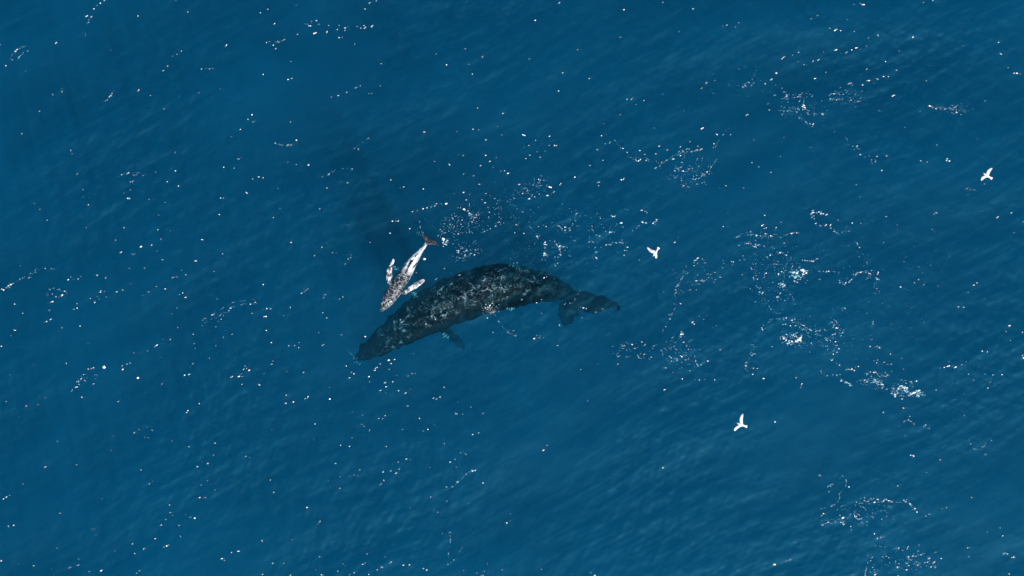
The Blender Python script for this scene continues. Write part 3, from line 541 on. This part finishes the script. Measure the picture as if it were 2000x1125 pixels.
# foam: bubble lines (photograph pixels), then patches
def foam_line(P_, n, spread_, smin=0.25, smax=2.6):
    Q_ = catmull(P_, max(n, 2))
    for k in range(n):
        x, y = Q_[k] + rng.normal(0, spread_, 2)
        if rng.random() < 0.42: fleck(x, y, smin + (smax - smin) * rng.random() ** 4.0, rng.uniform(1, 2.4), rng.uniform(-0.5, 0.9))
def foam_patch(cx, cy, rx, ry, n, smin=0.5, smax=2.5, rot=0.0):
    for k in range(n):
        a, r = rng.uniform(0, 6.283), math.sqrt(rng.random()) * (0.75 + 0.4 * rng.random())
        x, y = rx * r * math.cos(a), ry * r * math.sin(a); c, s = math.cos(rot), math.sin(rot)
        fleck(cx + x * c + y * s, cy - x * s + y * c, smin + (smax - smin) * rng.random() ** 3.0, rng.uniform(1, 2.2), rng.uniform(-0.6, 0.9))
LINES = [
 ([(1050, 455), (1062, 470), (1065, 485), (1064, 500), (1070, 515)], 70, 1.6), ([(1080, 465), (1090, 480), (1096, 492), (1088, 505)], 46, 2.2),
 ([(1085, 520), (1092, 500), (1096, 476)], 30, 2.0), ([(1125, 400), (1124, 425), (1114, 446), (1100, 452)], 40, 1.6),
 ([(1022, 415), (1016, 432), (1010, 440)], 18, 1.0), ([(1032, 440), (1046, 455), (1052, 468)], 24, 1.6), ([(1160, 480), (1164, 500), (1166, 508)], 24, 1.4),
 ([(1180, 425), (1195, 420), (1208, 430), (1216, 440)], 40, 1.5), ([(1185, 478), (1198, 474), (1215, 474), (1222, 490)], 40, 2.2), ([(1235, 445), (1236, 455), (1228, 470)], 12, 1),
 ([(1245, 405), (1255, 410), (1264, 414)], 20, 1.6), ([(1255, 434), (1275, 434), (1290, 428)], 20, 1.8), ([(940, 455), (955, 448), (974, 438)], 46, 0.7),
 ([(820, 430), (822, 445), (825, 455)], 14, 0.8),
 ([(905, 410), (915, 415), (920, 425)], 40, 1.4), ([(1200, 275), (1215, 290), (1232, 310), (1250, 312), (1268, 314)], 70, 2.0),
 ([(1285, 318), (1310, 305), (1340, 292), (1370, 288)], 60, 3.2), ([(1290, 325), (1305, 340), (1318, 350)], 40, 5.0), ([(1343, 352), (1362, 348), (1385, 334), (1400, 310)], 40, 1.4),
 ([(1478, 140), (1465, 160), (1450, 168)], 24, 2.0), ([(1395, 290), (1410, 265), (1425, 250)], 22, 2.0),
 ([(1525, 225), (1540, 214), (1560, 212), (1573, 207)], 90, 1.8), ([(1562, 185), (1563, 200), (1566, 212)], 40, 2.2), ([(1533, 180), (1538, 190)], 24, 2.2), ([(1585, 222), (1595, 224), (1614, 223)], 36, 2.2),
 ([(1620, 198), (1628, 182), (1650, 178), (1655, 185)], 70, 3.0), ([(1570, 190), (1560, 225), (1570, 236), (1590, 244)], 26, 3.0),
 ([(1815, 206), (1830, 213), (1850, 213), (1870, 220), (1884, 215)], 46, 1.8), ([(1858, 208), (1880, 210)], 26, 5.0),
 ([(1890, 365), (1905, 371)], 20, 0.8), ([(1846, 310), (1856, 316)], 14, 1.6), ([(1650, 270), (1690, 305), (1705, 315)], 30, 4.0),
 ([(1585, 416), (1590, 430), (1600, 442), (1620, 440), (1636, 456), (1660, 453)], 90, 1.6), ([(1585, 412), (1600, 416), (1614, 420)], 40, 1.6), ([(1672, 472), (1679, 482)], 24, 1.6),
 ([(1440, 462), (1460, 455), (1480, 460), (1500, 462), (1530, 458), (1562, 454)], 80, 3.0), ([(1452, 475), (1475, 478), (1493, 481)], 60, 0.9), ([(1455, 505), (1432, 515), (1410, 525)], 30, 2.4),
 ([(1500, 500), (1520, 494), (1535, 498), (1540, 510)], 60, 2.4), ([(1480, 525), (1478, 540), (1480, 560), (1490, 575), (1497, 590)], 80, 2.2), ([(1495, 545), (1520, 535), (1534, 525)], 60, 3.0), ([(1490, 545), (1505, 520), (1530, 520)], 40, 3.0),
 ([(1497, 590), (1510, 607), (1525, 612)], 36, 2.2), ([(1520, 578), (1530, 565), (1535, 552)], 40, 2.4), ([(1535, 560), (1553, 597)], 18, 2.4),
 ([(1568, 508), (1585, 509), (1597, 505)], 22, 1.0), ([(1598, 530), (1620, 528), (1640, 534)], 46, 1.0), ([(1640, 548), (1650, 556), (1668, 542), (1680, 532), (1700, 537), (1718, 546)], 90, 1.2), ([(1668, 536), (1685, 532), (1715, 533)], 20, 1.4),
 ([(1340, 525), (1330, 545), (1322, 560), (1318, 580)], 46, 2.0), ([(1352, 512), (1365, 506), (1378, 505)], 30, 2.4), ([(1358, 548), (1372, 547), (1382, 546)], 36, 1.0), ([(1318, 590), (1305, 625), (1290, 650)], 26, 2.6),
 ([(1345, 620), (1355, 628), (1375, 620), (1400, 640)], 50, 2.2), ([(1335, 650), (1325, 665), (1305, 670)], 60, 5.0), ([(1355, 680), (1357, 702), (1363, 712), (1385, 704)], 50, 1.6),
 ([(1205, 668), (1220, 678), (1240, 682), (1258, 692), (1275, 700)], 80, 4.0), ([(1290, 680), (1310, 700), (1340, 700)], 50, 6.0),
 ([(1475, 670), (1470, 690), (1455, 712), (1470, 730)], 46, 3.0), ([(1485, 645), (1500, 630), (1520, 622)], 24, 2.0),
 ([(1515, 626), (1550, 630), (1580, 645), (1600, 650), (1618, 665)], 90, 4.0), ([(1625, 630), (1640, 645), (1645, 650)], 46, 5.0), ([(1690, 495), (1715, 575)], 14, 3.0),
 ([(1703, 640), (1705, 625)], 24, 1.0), ([(1642, 602), (1650, 604)], 16, 2.0), ([(1600, 670), (1625, 685), (1640, 682)], 50, 3.0), ([(1620, 700), (1640, 712), (1665, 722), (1682, 714)], 60, 2.0), ([(1640, 740), (1655, 748), (1662, 752)], 50, 1.2),
 ([(1690, 730), (1705, 728), (1722, 733), (1735, 735)], 60, 2.6), ([(1690, 745), (1712, 746), (1725, 755)], 50, 3.0), ([(1695, 676), (1722, 680)], 20, 2.4), ([(1605, 730), (1620, 735), (1642, 733)], 30, 1.8), ([(1710, 708), (1740, 710)], 20, 3),
 ([(1755, 745), (1775, 748), (1790, 744)], 40, 3.0), ([(1620, 960), (1650, 945), (1640, 985), (1605, 1000)], 30, 5.0), ([(1670, 985), (1685, 975), (1720, 975), (1770, 978), (1790, 998)], 80, 3.4), ([(1672, 1005), (1680, 1015), (1692, 1020)], 50, 3.4), ([(1600, 1023), (1625, 1020), (1650, 1022)], 60, 2.6),
 ([(1770, 1089), (1790, 1086), (1808, 1082)], 30, 1.8), ([(1750, 1110), (1780, 1095), (1800, 1110)], 40, 8.0), ([(1958, 1080), (1970, 1085), (1982, 1088)], 40, 1.4), ([(1700, 1090), (1695, 1115), (1710, 1122)], 40, 5.0),
 ([(1700, 1060), (1760, 1070), (1770, 1065)], 20, 6.0), ([(1760, 830), (1775, 822), (1788, 828)], 20, 1.4), ([(1800, 833), (1815, 836)], 16, 3.0), ([(1895, 860), (1915, 880), (1935, 855)], 20, 3.0), ([(1780, 890), (1784, 889)], 16, 1.5),
 ([(960, 610), (990, 650), (1010, 655)], 14, 1.5), ([(955, 645), (970, 650), (990, 645), (1005, 647)], 30, 1.0), ([(1040, 655), (1060, 660)], 14, 2.0),
 ([(745, 925), (770, 905), (785, 900), (800, 880)], 30, 1.0), ([(870, 955), (885, 950), (900, 935), (915, 920), (930, 920)], 44, 1.0), ([(845, 995), (855, 1000)], 20, 2.4), ([(880, 1045), (878, 1055)], 14, 0.8),
 ([(880, 1050), (878, 1100), (905, 1065)], 10, 1.5), ([(1150, 1115), (1160, 1124)], 18, 1.2), ([(180, 30), (170, 45), (165, 75)], 20, 1.6), ([(20, 115), (35, 98), (52, 90)], 34, 1.4), ([(35, 115), (48, 102)], 16, 1.4),
 ([(10, 565), (30, 548), (55, 535), (75, 528)], 50, 2.2), ([(95, 580), (100, 565), (130, 575)], 30, 4.0), ([(250, 710), (270, 690), (310, 674), (330, 660)], 30, 1.4), ([(390, 630), (430, 615), (465, 598), (500, 590)], 36, 3.0), ([(150, 750), (165, 735), (188, 735)], 26, 2.6),
 ([(230, 345), (250, 338), (285, 342)], 24, 1.6), ([(198, 200), (215, 190), (225, 175)], 22, 1.2), ([(560, 75), (545, 80), (538, 83)], 20, 1.4), ([(575, 15), (582, 6)], 18, 1.2), ([(640, 345), (648, 336), (690, 332)], 26, 1.6), ([(555, 316), (585, 322), (605, 322)], 22, 1.6),
 ([(535, 280), (555, 284), (572, 282), (580, 275)], 36, 1.0), ([(690, 290), (700, 285), (720, 270)], 14, 1.4), ([(655, 55), (690, 50), (715, 52), (728, 50)], 46, 2.4), ([(610, 50), (600, 45), (620, 42)], 26, 2.0),
]
def filament(Q_, w):
    """thin flat ribbon of foam, w photograph pixels wide, broken where it thins out"""
    run = []
    ph = rng.uniform(0, 6.283, 3)
    for k, (x, y) in enumerate(Q_):
        ww = w * (0.5 + 0.5 * math.sin(0.9 * k + ph[0]) * math.sin(0.37 * k + ph[1]) + 0.35 * math.sin(2.3 * k + ph[2]))
        run.append((x, y, ww))
    for k in range(len(run) - 1):
        (x0, y0, a), (x1, y1, b) = run[k], run[k + 1]
        if a < 0.3 * w or b < 0.3 * w or rng.random() < 0.12: continue
        p, q_ = at(x0, y0), at(x1, y1)
        d_ = (q_ - p); d_.z = 0
        if d_.length < 1e-4: continue
        nrm = Vector((-d_.y, d_.x, 0)).normalized()
        z0, z1 = float(wave_z(p.x, p.y)) + 0.008, float(wave_z(q_.x, q_.y)) + 0.008
        V = [p + nrm * a * PX / 2, p - nrm * a * PX / 2, q_ - nrm * b * PX / 2, q_ + nrm * b * PX / 2]
        V = [(V[0].x, V[0].y, z0), (V[1].x, V[1].y, z0), (V[2].x, V[2].y, z1), (V[3].x, V[3].y, z1)]
        FO.add(V, [(0, 1, 2, 3)])
def wiggle(P_, amp):
    L_ = sum(math.dist(P_[k], P_[k + 1]) for k in range(len(P_) - 1))
    Q_ = catmull(P_, max(6, int(L_ / 1.6)))
    n_ = np.cumsum(rng.normal(0, 1, Q_.shape), 0) * 0.28; n_ -= np.linspace(0, 1, len(Q_))[:, None] * n_[-1]
    return Q_ + n_ * amp + rng.normal(0, amp * 0.8, 2)
for P_, n, sp in LINES:
    for k in range(1 + (sp > 2.5)):
        if rng.random() < 0.7: filament(wiggle(P_, min(sp, 4.0)), rng.uniform(0.22, 0.5))
def curl(cx, cy, rx, ry, n, rot=0.0):
    for k in range(int(n * 0.7)):
        a0, r_ = rng.uniform(0, 6.283), math.sqrt(rng.random())
        x, y = rx * r_ * math.cos(a0), ry * r_ * math.sin(a0); c, s = math.cos(rot), math.sin(rot)
        x, y = cx + x * c + y * s, cy - x * s + y * c
        h = rng.normal(-0.35, 0.6); kap = rng.normal(0, 0.16); Q_ = []
        for m in range(int(rng.uniform(4, 11))):
            Q_.append((x, y)); x += 1.5 * math.cos(h); y += 1.5 * math.sin(h); h += kap + rng.normal(0, 0.2)
        filament(Q_, rng.uniform(0.22, 0.6))
for a in [(900, 430, 45, 26, 60, 0.35), (905, 492, 30, 18, 34, 0.4), (880, 462, 28, 20, 24), (960, 425, 60, 22, 30, 0.3), (1030, 375, 60, 16, 26, 0.4), (1100, 470, 60, 40, 26), (1340, 335, 50, 26, 30), (1560, 205, 40, 26, 34),
          (1655, 185, 30, 16, 26), (1510, 500, 60, 45, 46), (1545, 663, 24, 12, 30), (1558, 535, 20, 12, 24), (1600, 655, 70, 26, 34), (1330, 680, 40, 30, 28), (1350, 535, 40, 26, 24), (1710, 745, 40, 16, 30), (1770, 765, 32, 12, 30),
          (1690, 1005, 80, 25, 40), (1780, 1095, 60, 22, 24), (1870, 214, 24, 9, 14), (958, 602, 15, 9, 20), (1200, 440, 60, 40, 24), (1230, 685, 50, 16, 20)]: curl(*a)
for P_, n, sp in LINES: foam_line([(x, y) for x, y in P_], n, sp)
PATCHES = [
 (870, 471, 8, 9, 26, 1.0, 4.0), (1558, 533, 17, 9, 60, 0.8, 4.2), (1556, 545, 8, 8, 24, 0.5, 2.0), (1545, 663, 20, 12, 70, 0.8, 3.6), (1527, 557, 8, 5, 20, 0.8, 3.4), (1519, 583, 4, 5, 12, 0.8, 3),
 (1757, 762, 18, 9, 44, 0.8, 3.4), (1788, 769, 15, 7, 44, 0.8, 3.8), (1745, 771, 6, 5, 12, 0.8, 3.2), (1712, 746, 10, 6, 24, 0.8, 3.4),
 (900, 430, 48, 24, 90, 0.3, 1.9, 0.35), (905, 492, 32, 16, 46, 0.3, 2.4, 0.4), (880, 460, 34, 20, 26, 0.3, 1.6), (950, 425, 50, 22, 60, 0.4, 1.6, 0.3), (1025, 375, 60, 14, 60, 0.4, 1.8, 0.4),
 (958, 602, 16, 11, 46, 0.5, 2.0, 0.3), (1340, 345, 40, 24, 80, 0.3, 1.4), (1330, 545, 40, 30, 30, 0.3, 1.2), (1510, 545, 60, 60, 100, 0.3, 1.2), (1600, 660, 70, 30, 60, 0.3, 1.2), (1330, 690, 40, 30, 60, 0.3, 1.4),
 (1760, 1100, 70, 25, 40, 0.3, 1.3), (1690, 1000, 80, 25, 60, 0.3, 1.3), (1655, 190, 30, 16, 40, 0.3, 1.4), (1560, 205, 40, 26, 50, 0.3, 1.2), (1100, 460, 110, 60, 110, 0.3, 1.3), (1880, 740, 60, 40, 40, 0.3, 1.0), (1680, 560, 180, 150, 160, 0.3, 1.0), (1500, 200, 250, 120, 90, 0.3, 1.0),
]
for a in PATCHES: foam_patch(*a)
for a in PATCHES[14:]: foam_patch(a[0], a[1], a[2] * 1.15, a[3] * 1.15, a[4] * 2, 0.2, 0.8)
# bubbles stirred up beside the calf and along the adult's back
for (x0, y0, x1, y1, n, sz, zz) in [(768, 521, 778, 530, 26, 1.5, -0.12), (789, 556, 797, 561, 18, 1.3, -0.15), (803, 570, 813, 578, 30, 1.3, -0.1), (816, 452, 820, 460, 16, 1.2, -0.05),
                              (1042, 541, 1050, 547, 26, 1.2, -0.25), (1048, 546, 1064, 562, 26, 0.8, -0.25), (996, 517, 1016, 525, 40, 1.0, -0.4), (1014, 525, 1032, 529, 24, 0.8, -0.4),
                              (862, 652, 874, 660, 30, 1.4, -0.6), (682, 690, 700, 715, 40, 1.2, -0.7), (993, 603, 1004, 604, 16, 1.6, 0.02)]:
    for k in range(n):
        t = rng.random()
        fleck(x0 + (x1 - x0) * t + rng.normal(0, 2.0), y0 + (y1 - y0) * t + rng.normal(0, 2.0), sz * rng.uniform(0.25, 1.0), rng.uniform(1, 2), rng.uniform(-1, 1), zz + rng.normal(0, 0.02), BU)
Nf = NT('foam'); pf = Nf.n('ShaderNodeBsdfPrincipled'); nf, _ = Nf.noise(Nf.obj(), 25, 3)
no_, _ = Nf.noise(Nf.obj(), 2.6, 3, 0.6)
thick = Nf.remap(no_, 0.44, 0.60)
Nf.l(Nf.mix(thick, Nf.mix(nf, (0.16, 0.55, 0.64, 1), (0.34, 0.70, 0.76, 1)), Nf.mix(nf, (0.66, 0.80, 0.82, 1), (0.84, 0.86, 0.86, 1))), pf.inputs['Base Color']); pf.inputs['Roughness'].default_value = 0.6
tf = Nf.n('ShaderNodeBsdfTransparent'); xf = Nf.n('ShaderNodeMixShader')
Nf.l(Nf.remap(no_, 0.42, 0.60, 0.4, 1.0), xf.inputs[0]); Nf.l(tf.outputs[0], xf.inputs[1]); Nf.l(pf.outputs[0], xf.inputs[2])
Nf.l(xf.outputs[0], Nf.out.inputs['Surface'])
Nu = NT('bubble_cloud'); pu = Nu.n('ShaderNodeBsdfPrincipled'); nu, _ = Nu.noise(Nu.obj(), 12, 3)
Nu.l(Nu.mix(nu, (0.05, 0.34, 0.46, 1), (0.20, 0.66, 0.74, 1)), pu.inputs['Base Color']); pu.inputs['Roughness'].default_value = 0.7
Nu.l(pu.outputs[0], Nu.out.inputs['Surface'])
if GL.v:
    g = mesh_obj('ripples', GL.v, GL.f, M_RIPPLE, sea, False); tag(g, kind='stuff')
if FO.v:
    f = mesh_obj('sea_foam', FO.v, FO.f, Nf.m, None, False)
    bb = mesh_obj('bubbles', BU.v, BU.f, Nu.m, None, False); tag(bb, 'turquoise bubbles just below the surface beside the two whales', 'bubbles', kind='stuff')
    tag(f, 'scattered white foam flecks and bubble lines on the blue sea', 'foam', kind='stuff')
